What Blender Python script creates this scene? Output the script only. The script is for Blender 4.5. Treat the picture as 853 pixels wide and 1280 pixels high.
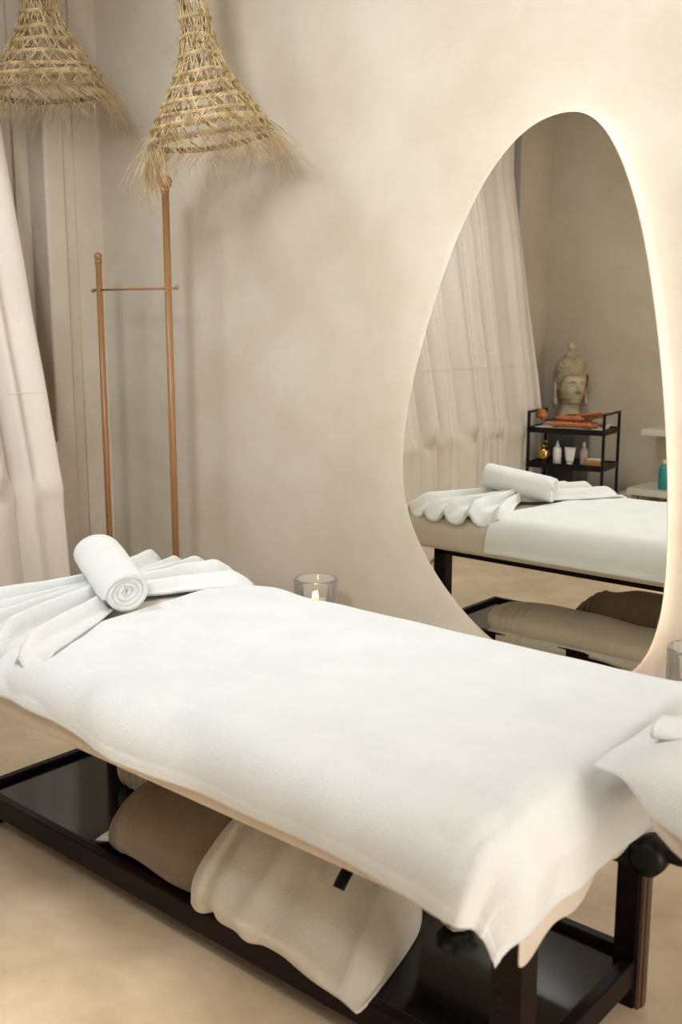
import bpy, bmesh, math, random
from mathutils import Vector, Matrix, noise
random.seed(7)
PI = math.pi
for o in list(bpy.data.objects): bpy.data.objects.remove(o)
S = bpy.context.scene
C = S.collection

# ---------------------------------------------------------------- camera
CAM = Vector((0, -2.824, 1.438)); YAW = math.radians(40.82); PIT = math.radians(10.27)
fw = Vector((-math.sin(YAW)*math.cos(PIT), math.cos(YAW)*math.cos(PIT), -math.sin(PIT)))
rt = fw.cross(Vector((0, 0, 1))).normalized(); up = rt.cross(fw)
cam = bpy.data.cameras.new('camera'); co = bpy.data.objects.new('camera', cam); C.objects.link(co)
m = Matrix((rt, up, -fw)).transposed().to_4x4(); m.translation = CAM; co.matrix_world = m
cam.sensor_fit = 'VERTICAL'; cam.sensor_height = 36; cam.sensor_width = 24; cam.lens = 1272.3/1280*36
cam.clip_start = 0.02
cam.dof.use_dof = True; cam.dof.focus_distance = 3.3; cam.dof.aperture_fstop = 4.0
S.camera = co
# ---------------------------------------------------------------- world, exposure
w = bpy.data.worlds.new('world'); S.world = w; w.use_nodes = True
w.node_tree.nodes['Background'].inputs[0].default_value = (0.8, 0.85, 1, 1)
w.node_tree.nodes['Background'].inputs[1].default_value = 0.4
vs = S.view_settings
vs.view_transform = 'Standard'; vs.look = 'None'; vs.gamma = 1; vs.use_curve_mapping = False; vs.exposure = 0.09
# ---------------------------------------------------------------- lights
CEIL = 3.0
def area(name, loc, sx, sy, power, col, target=None, shape='RECTANGLE', spread=PI):
    l = bpy.data.lights.new(name, 'AREA'); l.shape = shape; l.size = sx; l.size_y = sy
    l.energy = power; l.color = col; l.spread = spread
    o = bpy.data.objects.new(name, l); C.objects.link(o); o.location = loc
    d = (Vector(target)-Vector(loc)) if target else Vector((0, 0, -1))
    o.rotation_euler = d.to_track_quat('-Z', 'Y').to_euler()
    return o
KEY = (-0.95, -3.05, 2.72)
KAIM = (-2.0, 0, 2.05)
area('key_spotlight', KEY, .55, .55, 23, (.86, .94, 1), KAIM, 'DISK', math.radians(95))
area('ceiling_panel_light', (-2.8, -2.0, CEIL-.05), .5, .5, 17, (.88, .95, 1))
area('ceiling_panel_light', (-1.3, -.9, CEIL-.05), .5, .5, 3.5, (.88, .95, 1))  # added fill panel over the table, the source itself is unseen
area('side_fill_light', (1.22, -1.9, 1.1), .8, 1.8, 31, (1, .945, .88), (-2, -1.9, 1.1))  # added side fill for the left wall, curtains and table end
area('ceiling_downlight', (-1.75, -2.75, CEIL-.03), .09, .09, 3.2, (1, .93, .82), (-1.62, -2.2, 0), 'DISK', math.radians(34))

# ---------------------------------------------------------------- helpers
def tag(o, label=None, cat=None, group=None, kind=None):
    if label: o['label'] = label
    if cat: o['category'] = cat
    if group: o['group'] = group
    if kind: o['kind'] = kind
    return o
def empty(name, loc, label, cat, rz=0, group=None):
    o = bpy.data.objects.new(name, None); C.objects.link(o); o.location = loc; o.rotation_euler = (0, 0, rz)
    o.empty_display_size = .05
    return tag(o, label, cat, group)
def link(name, me, mat, parent=None, smooth=True):
    o = bpy.data.objects.new(name, me); C.objects.link(o)
    if mat: me.materials.append(mat)
    if smooth:
        for p in me.polygons: p.use_smooth = True
    if parent: o.parent = parent; 
    return o
def obj(name, bm, mat, parent=None, smooth=True, world=True):
    """bm is in world coordinates when parent given and world=True"""
    bmesh.ops.recalc_face_normals(bm, faces=bm.faces)
    if parent is not None and world:
        bm.transform(parent_matrix(parent).inverted())
    me = bpy.data.meshes.new(name); bm.to_mesh(me); bm.free()
    return link(name, me, mat, parent, smooth)
def parent_matrix(p):
    M = Matrix.LocRotScale(p.location, p.rotation_euler.to_quaternion(), p.scale)
    return parent_matrix(p.parent) @ M if p.parent else M
def solid(o, t, off=0, sub=0):
    md = o.modifiers.new('s', 'SOLIDIFY'); md.thickness = t; md.offset = off
    if sub:
        md = o.modifiers.new('u', 'SUBSURF'); md.levels = sub; md.render_levels = sub
    return o
def box(bm, x0, x1, y0, y1, z0, z1, bev=0, seg=2):
    t = bmesh.new(); bmesh.ops.create_cube(t, size=1)
    bmesh.ops.transform(t, matrix=Matrix.Translation(((x0+x1)/2, (y0+y1)/2, (z0+z1)/2)) @ Matrix.Diagonal((abs(x1-x0), abs(y1-y0), abs(z1-z0), 1)), verts=t.verts)
    if bev: bmesh.ops.bevel(t, geom=t.edges[:], offset=bev, segments=seg, affect='EDGES', profile=.5)
    merge(bm, t)
def merge(bm, t, M=None):
    if M: t.transform(M)
    me = bpy.data.meshes.new('t'); t.to_mesh(me); t.free(); bm.from_mesh(me); bpy.data.meshes.remove(me)
def frame(d):
    d = d.normalized(); a = Vector((0, 0, 1)) if abs(d.z) < .95 else Vector((1, 0, 0))
    u = d.cross(a).normalized(); return u, d.cross(u).normalized()
def tube(bm, pts, r, n=8, cap=True, closed=False):
    pts = [Vector(p) for p in pts]; rings = []; L = len(pts)
    for i, p in enumerate(pts):
        if closed: d = pts[(i+1) % L]-pts[i-1]
        else: d = pts[min(i+1, L-1)]-pts[max(i-1, 0)]
        u, v = frame(d if d.length > 1e-9 else Vector((0, 0, 1)))
        rr = r[i] if isinstance(r, (list, tuple)) else r
        rings.append([bm.verts.new(p+u*(rr*math.cos(2*PI*k/n))+v*(rr*math.sin(2*PI*k/n))) for k in range(n)])
    for i in range(L if closed else L-1):
        a, b = rings[i], rings[(i+1) % L]
        for k in range(n):
            try: bm.faces.new((a[k], a[(k+1) % n], b[(k+1) % n], b[k]))
            except ValueError: pass
    if cap and not closed:
        bm.faces.new(rings[0][::-1]); bm.faces.new(rings[-1])
def lathe(bm, prof, c=(0, 0, 0), n=32, cap=True):
    rings = []
    for r, z in prof:
        rings.append([bm.verts.new((c[0]+r*math.cos(2*PI*k/n), c[1]+r*math.sin(2*PI*k/n), c[2]+z)) for k in range(n)])
    for a, b in zip(rings, rings[1:]):
        for k in range(n): bm.faces.new((a[k], a[(k+1) % n], b[(k+1) % n], b[k]))
    if cap:
        bm.faces.new(rings[0][::-1]); bm.faces.new(rings[-1])
def ball(bm, c, r, n=20, sc=(1, 1, 1)):
    t = bmesh.new(); bmesh.ops.create_uvsphere(t, u_segments=n, v_segments=n//2+2, radius=r)
    merge(bm, t, Matrix.Translation(c) @ Matrix.Diagonal((*sc, 1)))
def grid(bm, nu, nv, f, closed_u=False, closed_v=False):
    V = [[bm.verts.new(f(i/(nu if closed_u else nu-1), j/(nv if closed_v else nv-1))) for j in range(nv)] for i in range(nu)]
    for i in range(nu if closed_u else nu-1):
        for j in range(nv if closed_v else nv-1):
            bm.faces.new((V[i][j], V[(i+1) % nu][j], V[(i+1) % nu][(j+1) % nv], V[i][(j+1) % nv]))
    return V
def sstep(a, b, x):
    t = max(0, min(1, (x-a)/(b-a))); return t*t*(3-2*t)
def lerp(a, b, t): return a+(b-a)*t
def nz(x, y, z=0.0, s=1.0): return noise.noise(Vector((x*s, y*s, z*s)))

# ---------------------------------------------------------------- materials
def mat(name, col, rough=.5, metal=0, **kw):
    m_ = bpy.data.materials.new(name); m_.use_nodes = True
    b = m_.node_tree.nodes['Principled BSDF']
    b.inputs['Base Color'].default_value = (*col, 1); b.inputs['Roughness'].default_value = rough
    b.inputs['Metallic'].default_value = metal
    for k, v in kw.items():
        b.inputs[k.replace('_', ' ')].default_value = v
    return m_
def N(m_, t, **kw):
    n = m_.node_tree.nodes.new(t)
    for k, v in kw.items(): setattr(n, k, v)
    return n
def noisy(m_, c1, c2, scale=3, detail=5, bump=.1, bscale=40, bdist=.01, stretch=(1, 1, 1), lo=.35, hi=.65, rough=None):
    nt = m_.node_tree; L = nt.links.new; b = nt.nodes['Principled BSDF']
    tc = N(m_, 'ShaderNodeTexCoord'); mp = N(m_, 'ShaderNodeMapping'); mp.inputs['Scale'].default_value = stretch
    L(tc.outputs['Object'], mp.inputs[0])
    n1 = N(m_, 'ShaderNodeTexNoise'); n1.inputs['Scale'].default_value = scale; n1.inputs['Detail'].default_value = detail
    n1.inputs['Roughness'].default_value = .6
    L(mp.outputs[0], n1.inputs['Vector'])
    r = N(m_, 'ShaderNodeValToRGB'); r.color_ramp.elements[0].position = lo; r.color_ramp.elements[1].position = hi
    r.color_ramp.elements[0].color = (*c1, 1); r.color_ramp.elements[1].color = (*c2, 1)
    L(n1.outputs['Fac'], r.inputs[0]); L(r.outputs[0], b.inputs['Base Color'])
    if bump:
        n2 = N(m_, 'ShaderNodeTexNoise'); n2.inputs['Scale'].default_value = bscale; n2.inputs['Detail'].default_value = 4
        L(mp.outputs[0], n2.inputs['Vector'])
        bp = N(m_, 'ShaderNodeBump'); bp.inputs['Strength'].default_value = bump; bp.inputs['Distance'].default_value = bdist
        L(n2.outputs['Fac'], bp.inputs['Height']); L(bp.outputs[0], b.inputs['Normal'])
    return m_
M_wall = noisy(mat('plaster', (.6, .5, .4), .72), (.53, .457, .352), (.62, .553, .462), 1.9, 6, .12, 9, .02)
M_floor = noisy(mat('microcement_floor', (.5, .4, .3), .42), (.54, .42, .285), (.75, .61, .44), 3.2, 9, .05, 30, .004)
M_ceil = mat('ceiling_paint', (.75, .71, .65), .8)
def fabric(name, c1, c2, bscale=420, bump=.35, bdist=.002, sheen=.3, scale=6, **k):
    m_ = mat(name, c1, .95); b = m_.node_tree.nodes['Principled BSDF']
    b.inputs['Sheen Weight'].default_value = sheen; b.inputs['Sheen Roughness'].default_value = .6
    b.inputs['Specular IOR Level'].default_value = .15
    return noisy(m_, c1, c2, scale, 4, bump, bscale, bdist, **k)
M_white = fabric('white_terry', (.83, .84, .83), (.88, .89, .88), 260, .7, .005)
M_sheet = fabric('white_cotton_cover', (.80, .825, .83), (.85, .875, .88), 300, .35, .004)
M_fitted = fabric('beige_fitted_sheet', (.68, .60, .50), (.74, .66, .56), 600, .15, .001, .1)
M_cream = fabric('cream_terry', (.70, .65, .55), (.77, .72, .62), 260, .6, .005)
M_brown = fabric('brown_fleece', (.19, .135, .085), (.25, .18, .115), 260, .6, .005)
M_bolster = fabric('beige_cotton', (.66, .59, .47), (.73, .66, .54), 400, .3, .003)
M_curtain = fabric('pale_linen', (.74, .675, .61), (.80, .74, .68), 500, .3, .002, .15, stretch=(1, 1, .3))
nd = M_curtain.node_tree.nodes['Principled BSDF']
M_black = noisy(mat('espresso_wood', (.012, .007, .006), .38, 0, Specular_IOR_Level=.12), (.006, .003, .003), (.013, .006, .005), 5, 5, .04, 30, .003, (1, 8, 8))
M_tray = mat('black_lacquer', (.006, .005, .005), .13, 0, Specular_IOR_Level=.42)
M_metal = mat('black_metal', (.012, .012, .013), .42, .6)
M_alu = mat('brushed_bronze', (.16, .10, .075), .45, .6)
M_tan = mat('caramel_lacquer', (.31, .155, .058), .30)
M_straw = noisy(mat('straw', (.6, .45, .2), .75), (.30, .205, .085), (.64, .48, .26), 30, 3, .3, 200, .003)
M_strawd = noisy(mat('dark_straw', (.3, .2, .09), .8), (.20, .13, .06), (.40, .28, .14), 25, 3, .3, 200, .003)
M_fringe = noisy(mat('straw_fibre', (.5, .36, .18), .7), (.42, .29, .14), (.66, .50, .29), 20, 2, 0)
M_mirror = mat('silvered_glass', (.90, .90, .85), .0, 1)
M_edge = mat('mirror_edge', (.06, .06, .05), .2, .5)
M_back = mat('mirror_backing', (.6, .55, .5), .6)
M_glass = mat('clear_glass', (.97, .96, .94), .06, 0, Transmission_Weight=.88, IOR=1.3)
M_wax = mat('wax', (.9, .82, .66), .5, 0, Subsurface_Weight=.3)
M_stone = noisy(mat('carved_stone', (.5, .42, .3), .8), (.42, .34, .215), (.62, .52, .36), 9, 5, .3, 60, .004)
M_stoned = noisy(mat('carved_stone_dark', (.4, .3, .2), .85), (.33, .255, .15), (.50, .41, .27), 12, 5, .3, 60, .004)
M_orange = noisy(mat('orange_wood', (.5, .16, .05), .35), (.42, .12, .035), (.62, .235, .085), 8, 4, 0, 30, .01, (1, 6, 6))
M_orange2 = mat('dark_orange_wood', (.25, .07, .025), .4)
M_gold = mat('gold', (.62, .40, .12), .2, 1)
M_plastic = mat('white_plastic', (.80, .78, .74), .4)
M_teal = mat('teal_plastic', (.02, .32, .30), .35)
M_grey = mat('dark_grey_stone', (.10, .095, .085), .7)
M_shelf = mat('white_lacquer', (.72, .68, .60), .4)
M_wood = noisy(mat('light_wood', (.45, .3, .17), .5), (.36, .23, .12), (.5, .34, .2), 5, 4, .05, 30, .003, (8, 8, 1))
def emis(name, col, s):
    m_ = mat(name, col); b = m_.node_tree.nodes['Principled BSDF']
    b.inputs['Emission Color'].default_value = (*col, 1); b.inputs['Emission Strength'].default_value = s
    return m_
M_led = emis('warm_led', (1, .865, .765), 27)
M_flame = emis('flame', (1, .60, .18), 14)
M_lampface = emis('lamp_face', (1, .97, .93), 4)

# ---------------------------------------------------------------- room
XW, YB, YR, XR = -3.89, .045, -4.03, 1.3
def struct(name, bm, m_, parent=None, smooth=False, label=None):
    o = obj(name, bm, m_, parent, smooth)
    if not parent: o['kind'] = 'structure'
    if label: o['label'] = label
    return o
b = bmesh.new(); box(b, XW-.5, XR+.1, YR-.1, YB+.1, -.1, 0); struct('floor', b, M_floor, label='warm beige microcement floor')
b = bmesh.new(); box(b, XW-.5, XR+.1, YR-.1, YB+.1, CEIL, CEIL+.1); struct('ceiling', b, M_ceil)
b = bmesh.new(); box(b, XW-.5, XR+.1, YB, YB+.1, 0, CEIL); struct('wall_back', b, M_wall, label='mottled beige plaster wall carrying the egg shaped mirror')
b = bmesh.new(); box(b, XW-.5, XR+.1, YR-.1, YR, 0, CEIL); struct('wall_rear', b, M_wall, label='beige plaster wall seen in the mirror behind the black cart')
b = bmesh.new(); box(b, XR, XR+.1, YR, YB, 0, CEIL); struct('wall_right', b, M_wall)
# left wall with a deep window recess
WY0, WY1, WZ0, WZ1, WD = -3.60, -.24, .94, 2.985, .13
b = bmesh.new()
box(b, XW-.5, XW, WY1, -.140, 0, CEIL, .012, 3); box(b, XW-.5, XW-.012, -.150, -.070, 0, CEIL); box(b, XW-.5, XW, -.090, YB, 0, CEIL)
box(b, XW-.5, XW, YR, WY0, 0, CEIL); box(b, XW-.5, XW, WY0, WY1, 0, WZ0); box(b, XW-.5, XW, WY0, WY1, WZ1, CEIL)
struct('wall_left', b, M_wall, label='beige plaster wall with a deep curtained window recess')
win = bpy.data.objects.new('window_1', None); C.objects.link(win); win.location = (XW-WD, (WY0+WY1)/2, WZ0); win['kind'] = 'structure'
win['label'] = 'window set deep in the left wall behind the pale curtains'
for (y0, y1, z0, z1) in ((WY0, WY1, WZ0, WZ0+.07), (WY0, WY1, WZ1-.07, WZ1), (WY0, WY0+.07, WZ0, WZ1), (WY1-.07, WY1, WZ0, WZ1), (-1.96, -1.88, WZ0, WZ1)):
    b = bmesh.new(); box(b, XW-WD-.04, XW-WD+.012, y0, y1, z0, z1, .004); obj('window_frame', b, M_wall, win, False)
for (y0, y1) in ((WY0+.07, -1.96), (-1.88, WY1-.07)):
    b = bmesh.new(); box(b, XW-WD-.012, XW-WD-.004, y0, y1, WZ0+.07, WZ1-.07); obj('pane', b, mat('frosted_glass', (.66, .585, .47), .6), win, False)
# added door on the unseen right wall, its glowing pane only gives side fill
dr = bpy.data.objects.new('fill_door', None); C.objects.link(dr); dr.location = (XR, -1.9, 0); dr['kind'] = 'structure'
for a_ in ((-2.42, -2.32, 0, 2.12), (-1.48, -1.38, 0, 2.12), (-2.32, -1.48, 2.02, 2.12), (-2.32, -1.48, 0, .14)):
    b = bmesh.new(); box(b, XR-.05, XR-.001, *a_, .004); obj('fill_door_frame', b, M_shelf, dr, False)
b = bmesh.new(); box(b, XR-.03, XR-.02, -2.32, -1.48, .14, 2.02); obj('pane', b, emis('fill_glow_glass', (1, .86, .70), 1.2), dr, False)
b = bmesh.new(); tube(b, [(XR-.09, -2.36, 1.02), (XR-.09, -2.24, 1.02)], .009, 10); obj('fill_door_handle', b, M_alu, dr)
# ledge under the curtain
b = bmesh.new(); box(b, XW, XW+.12, -3.52, -.50, .60, .66, .01); struct('trim_1', b, M_wall, label='plaster ledge under the window, covered by the curtains')
# ceiling lamps (unseen fixtures holding the lights, the one above the table is added fill)
def ceiling_fixture(x, y, s, label):
    r = empty('ceiling_light', (x, y, CEIL), label, 'ceiling light')
    b = bmesh.new(); box(b, x-s/2-.03, x+s/2+.03, y-s/2-.03, y+s/2+.03, CEIL-.03, CEIL-.001, .004); obj('housing', b, M_shelf, r, False)
    b = bmesh.new(); box(b, x-s/2, x+s/2, y-s/2, y+s/2, CEIL-.036, CEIL-.029); obj('diffuser', b, M_lampface, r, False)
ceiling_fixture(-1.3, -.9, .5, 'added square ceiling fill panel above the massage table')
ceiling_fixture(-2.8, -2.0, .5, 'square ceiling panel light near the curtains')
r = empty('ceiling_downlight', (-1.75, -2.75, CEIL), 'small round ceiling downlight in front of the massage table', 'ceiling light')
b = bmesh.new(); lathe(b, [(.075, -.008), (.080, -.001)], (-1.75, -2.75, CEIL), 28); obj('bezel', b, M_shelf, r)
b = bmesh.new(); lathe(b, [(.045, -.014), (.050, -.009)], (-1.75, -2.75, CEIL), 24); obj('lens', b, M_lampface, r)
r = empty('track_spotlight', (KEY[0], KEY[1], CEIL), 'adjustable ceiling spotlight aimed at the plaster wall', 'spotlight')
dk = (Vector(KAIM)-Vector(KEY)).normalized()
b = bmesh.new(); tube(b, [Vector(KEY)-dk*.02, Vector(KEY)-dk*.12], .29, 32); obj('lamp_head', b, M_shelf, r)
b = bmesh.new(); tube(b, [(KEY[0]-dk.x*.1, KEY[1]-dk.y*.1, KEY[2]+.1), (KEY[0]-dk.x*.1, KEY[1]-dk.y*.1, CEIL)], .012, 10); obj('stem', b, M_shelf, r)

# ---------------------------------------------------------------- egg-shaped back-lit mirror
OUT = [(-1.552, 2.063), (-1.637, 2.053), (-1.718, 2.015), (-1.801, 1.94), (-1.872, 1.845), (-1.946, 1.715), (-2.013, 1.56), (-2.073, 1.39), (-2.122, 1.22), (-2.149, 1.06), (-2.152, .92), (-2.128, .799), (-2.074, .691), (-1.993, .585), (-1.901, .497), (-1.817, .435), (-1.72, .385), (-1.6, .350), (-1.48, .337), (-1.37, .352), (-1.30, .380), (-1.25, .425), (-1.212, .498), (-1.188, .60), (-1.180, .72), (-1.183, .87), (-1.193, 1.027), (-1.21, 1.188), (-1.232, 1.347), (-1.260, 1.504), (-1.294, 1.661), (-1.335, 1.80), (-1.386, 1.92), (-1.439, 2.003), (-1.492, 2.047)]
def smooth_loop(P, it=3, samp=240):
    P = [Vector((x, z)) for x, z in P]; L = len(P); out = []
    for i in range(L):
        p0, p1, p2, p3 = P[i-1], P[i], P[(i+1) % L], P[(i+2) % L]
        for k in range(8):
            t = k/8
            out.append(.5*((2*p1)+(-p0+p2)*t+(2*p0-5*p1+4*p2-p3)*t*t+(-p0+3*p1-3*p2+p3)*t**3))
    for _ in range(14): out = [(out[i-1]+out[i]*2+out[(i+1) % len(out)])/4 for i in range(len(out))]
    return out
def inset(P, d):
    o = []
    for i in range(len(P)):
        t = (P[(i+1) % len(P)]-P[i-1]).normalized(); n = Vector((-t.y, t.x))
        o.append(P[i]+n*d)
    return o
EGG = smooth_loop(OUT)
cen = sum(EGG, Vector((0, 0)))/len(EGG)
def shrunk(d):
    a = inset(EGG, d)
    return a if (a[0]-cen).length < (EGG[0]-cen).length else inset(EGG, -d)
def slab(P, y0, y1):
    b = bmesh.new(); A = [b.verts.new((p.x, y0, p.y)) for p in P]; B = [b.verts.new((p.x, y1, p.y)) for p in P]
    b.faces.new(A); b.faces.new(B[::-1])
    for i in range(len(P)): b.faces.new((A[i], A[(i+1) % len(P)], B[(i+1) % len(P)], B[i]))
    return b
mr = empty('wall_mirror', (-1.6, YB, 1.2), 'tall egg-shaped frameless wall mirror glowing with a warm back light', 'mirror')
o = obj('mirror_glass', slab(EGG, 0, .003), M_mirror, mr, False, True)
o = obj('glass_edge', slab(inset(EGG, 0), .003, .006), M_edge, mr, False)
obj('back_panel', slab(shrunk(.050), .006, YB-.001), M_back, mr, False)
IN = shrunk(.044)
b = bmesh.new()
A = [b.verts.new((p.x, .027, p.y)) for p in IN]; B_ = [b.verts.new((p.x, .040, p.y)) for p in IN]
IN2 = shrunk(.048)
A2 = [b.verts.new((p.x, .027, p.y)) for p in IN2]; B2 = [b.verts.new((p.x, .040, p.y)) for p in IN2]
n_ = len(IN)
for i in range(n_):
    j = (i+1) % n_
    b.faces.new((A[i], A[j], B_[j], B_[i])); b.faces.new((A[i], A[j], A2[j], A2[i])); b.faces.new((B_[i], B_[j], B2[j], B2[i]))
obj('led_strip', b, M_led, mr, False)

# ---------------------------------------------------------------- massage table
TX0, TX1, TYn, TYf = -2.644, -.805, -1.415, -.885
MX0, MX1, MYn, MYf, MZ0, MZ1 = -2.79, -.755, -1.590, -.667, .500, .655
tb = empty('massage_table', (-1.74, -1.15, 0), 'massage table with beige padded top and dark espresso wooden frame and lower shelf', 'massage table')
def rail(name, *a, m_=M_black):
    b = bmesh.new(); box(b, *a, .004, 2); return obj(name, b, m_, tb, False)
lw = .062
for (x, y, q) in ((TX0, TYf-lw, lw), (TX1-.052, TYf-.052, .052)):
    lg = rail('leg', x, x+q, y, y+q, .0, .4995)
rail('shelf_foot', TX0, TX0+lw, TYn, TYn+lw, 0, .06)
# near right leg with peg holes
b = bmesh.new(); x, y = TX1-lw, TYn; box(b, x, x+lw, y, y+lw, 0, .4995, .004)
lg = obj('leg', b, M_black, tb, False)
b = bmesh.new()
for k in range(9): tube(b, [(x+lw*.30, y-.0012, .30-.032*k), (x+lw*.30, y+.004, .30-.032*k)], .0038, 10)
h = obj('peg_holes', b, M_metal, None); 
h.parent = lg; h.matrix_parent_inverse = parent_matrix(lg.parent).inverted(); h['kind'] = 'stuff'
# outer bronze face on the far right leg
b = bmesh.new(); box(b, TX1, TX1+.010, TYf-.046, TYf-.006, .0, .46, .002); box(b, TX1+.010, TX1+.013, TYf-.034, TYf-.018, .0, .46, .001); o = obj('leg_slide', b, M_alu, tb, False)
# frame rails
for a in ((TX0, TX1, TYn, TYn+.03), (TX0, TX1, TYf-.03, TYf), (TX0, TX0+.03, TYn, TYf), (TX1-.03, TX1, TYn, TYf)):
    rail('frame_rail', *a, .428, .4995)
# lower shelf rails and board
for a in ((TX0, TX1, TYn, TYn+.028), (TX0, TX1, TYf-.028, TYf), (TX0, TX0+.028, TYn, TYf), (TX1-.028, TX1, TYn, TYf)):
    rail('shelf_rail', *a, .055, .117)
b = bmesh.new(); box(b, TX0+.02, TX1-.02, TYn+.02, TYf-.02, .085, .100); o = obj('shelf_board', b, M_tray, tb, False); o['label'] = 'glossy black shelf board'
# padded mattress
def rbox(bm, x0, x1, y0, y1, z0, z1, rv, rh, seg=6, rb=0):
    t = bmesh.new(); bmesh.ops.create_cube(t, size=1)
    t.transform(Matrix.Translation(((x0+x1)/2, (y0+y1)/2, (z0+z1)/2)) @ Matrix.Diagonal((x1-x0, y1-y0, z1-z0, 1)))
    ve = [e for e in t.edges if abs(e.verts[0].co.z-e.verts[1].co.z) > .01]
    bmesh.ops.bevel(t, geom=ve, offset=rv, segments=10, affect='EDGES', profile=.5)
    he = [e for e in t.edges if abs(e.verts[0].co.z-e.verts[1].co.z) < 1e-5 and len([f for f in e.link_faces if abs(f.normal.z) > .9]) == 1]
    if rb:
        hb = [e for e in he if e.verts[0].co.z < (z0+z1)/2]; he = [e for e in he if e.verts[0].co.z > (z0+z1)/2]
        bmesh.ops.bevel(t, geom=hb, offset=rb, segments=4, affect='EDGES', profile=.5)
        he = [e for e in t.edges if e.verts[0].co.z > z1-1e-4 and e.verts[1].co.z > z1-1e-4 and len([f for f in e.link_faces if abs(f.normal.z) > .9]) == 1]
    bmesh.ops.bevel(t, geom=he, offset=rh, segments=seg, affect='EDGES', profile=.5)
    merge(bm, t)
b = bmesh.new(); rbox(b, MX0, MX1, MYn, MYf, MZ0, MZ1, .11, .070, 7, .03); o = obj('mattress', b, M_fitted, tb); o['label'] = 'beige fitted padded top'
# headrest arms, pad, knob
for yy in (-.93, -1.10):
    b = bmesh.new(); tube(b, [(-.80, yy, .468), (-.66, yy, .470), (-.56, yy, .51), (-.42, yy, .60)], .013, 10); obj('headrest_arm', b, M_metal, tb)
b = bmesh.new(); lathe(b, [(.022, -.03), (.034, -.026), (.036, .0), (.034, .026), (.022, .03)], (0, 0, 0), 20); b.transform(Matrix.Translation((-.715, -1.105, .463)) @ Matrix.Rotation(PI/2, 4, 'X')); obj('lock_knob', b, M_metal, tb)
b = bmesh.new(); box(b, TX1-.002, -.70, -1.13, -1.08, .435, .49, .008); obj('hinge_bracket', b, M_metal, tb, False)
HC = Vector((-.47, -1.15, .635))
def pad(u, v):
    a = 2*PI*u; p = 2*PI*v
    R0x, R0y, r = .155, .165, .062
    d = Vector((math.cos(a), math.sin(a), 0))
    q = Vector((R0x*math.cos(a), R0y*math.sin(a), 0))
    cr, sr = math.cos(p), math.sin(p)
    return HC + q + d*(r*cr) + Vector((0, 0, .048*sr))
b = bmesh.new(); grid(b, 48, 16, pad, True, True); o = obj('headrest_pad', b, M_fitted, tb)

# ---------------------------------------------------------------- cover cloths on the table
def wrap(P, R, X0, X1, Y0, Y1, top, flare=.0, fr=None):
    """lay the flat point P over a rounded box"""
    q = Vector((max(X0+R, min(X1-R, P[0])), max(Y0+R, min(Y1-R, P[1]))))
    d = Vector(P)-q; L = d.length
    if L < 1e-6: return Vector((P[0], P[1], top)), Vector((0, 0, 1)), 0
    n = d/L
    ax_, ay_ = abs(d.x), abs(d.y)
    if ax_ > 1e-6 and ay_ > 1e-6: L = (ax_**3.6+ay_**3.6)**(1/3.6)
    if L < R*PI/2:
        a = L/R; return Vector((q.x+n.x*R*math.sin(a), q.y+n.y*R*math.sin(a), top-R*(1-math.cos(a)))), Vector((n.x*math.sin(a), n.y*math.sin(a), math.cos(a))), L
    h = L-R*PI/2
    return Vector((q.x+n.x*(R+flare*h), q.y+n.y*(R+flare*h), top-R-h)), Vector((n.x, n.y, .0)), L
SX0, SX1 = -2.20, -.755+.112
def cover_pt(u, v):
    y = lerp(-1.597-.052-.026*sstep(0, .35, u)-.014*sstep(.75, 1, u), MYf+.105, v)
    x = lerp(SX0 - .05*(v-.5) + .012*math.sin(7*v), SX1 + .03*(1-v), u)
    if v < .25: y -= .012*nz(x*3, 1.7)+.02*sstep(.6, 1, u)*(1-v)
    p, n, L = wrap((x, y), .085, -9, MX1+.012, MYn-.012, MYf+.010, MZ1+.004, .04)
    # soft bedding wrinkles
    edge = sstep(.28, .0, (p.y-MYn))           # near side
    wv = .0055*nz(x*2.2, y*2.6, 3)+.0028*nz(x*6, y*7, 1)
    fold = math.sin(9*(x*1.0+y*1.8)+5*nz(x*1.3, y*1.3, 8))
    wv += edge*.013*nz(x*3.3+y*1.2, y*3.2, 5) + edge*.010*fold*sstep(-.2, .3, nz(x*2, y*2, 12)+.15)
    # long soft folds towards the left end, near side
    lf = sstep(.45, 0, x-SX0)*sstep(.4, 0, p.y-MYn)
    wv += lf*.006*math.sin(34*(x-SX0)-14*(y+1.6))
    ff = sstep(.55, 0, x-SX0)*sstep(-.02, .10, y-(MYf-.10))
    wv += ff*.007*math.sin(22*(x-SX0)+26*(y-MYf))
    en = sstep(MX1-.16, MX1, x)
    wv += en*.006*nz(x*3, y*8, 2)+ en*.003*math.sin(26*y+4*nz(x*4,y*4))
    cn = en*edge
    dx_ = x-(MX1-.045)-.02*math.sin(3*y)
    wv += .0045*math.exp(-(dx_/.018)**2)-.0035*math.exp(-((dx_-.045)/.02)**2)+.003*math.exp(-((dx_-.085)/.015)**2)
    wv += cn*.007*math.sin(16*(x-y)+1.0)
    # hem bands along the right end
    for hx, a_ in ((SX1-.016, .0022), (SX1-.075, -.0018)):
        wv += a_*math.exp(-((x-hx-.03*(1-v))/.005)**2)
    if v < .02 or v > .985: wv += .0015
    return p+n*(max(wv, -.0035-.004*sstep(.03, .12, MZ1-p.z))+.009)
b = bmesh.new(); grid(b, 330, 210, cover_pt)
o = obj('table_cover', b, M_sheet); solid(o, .006, 0)
tag(o, 'large white cotton cover spread over the massage table, its corner hanging at the front', 'cover')
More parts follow.
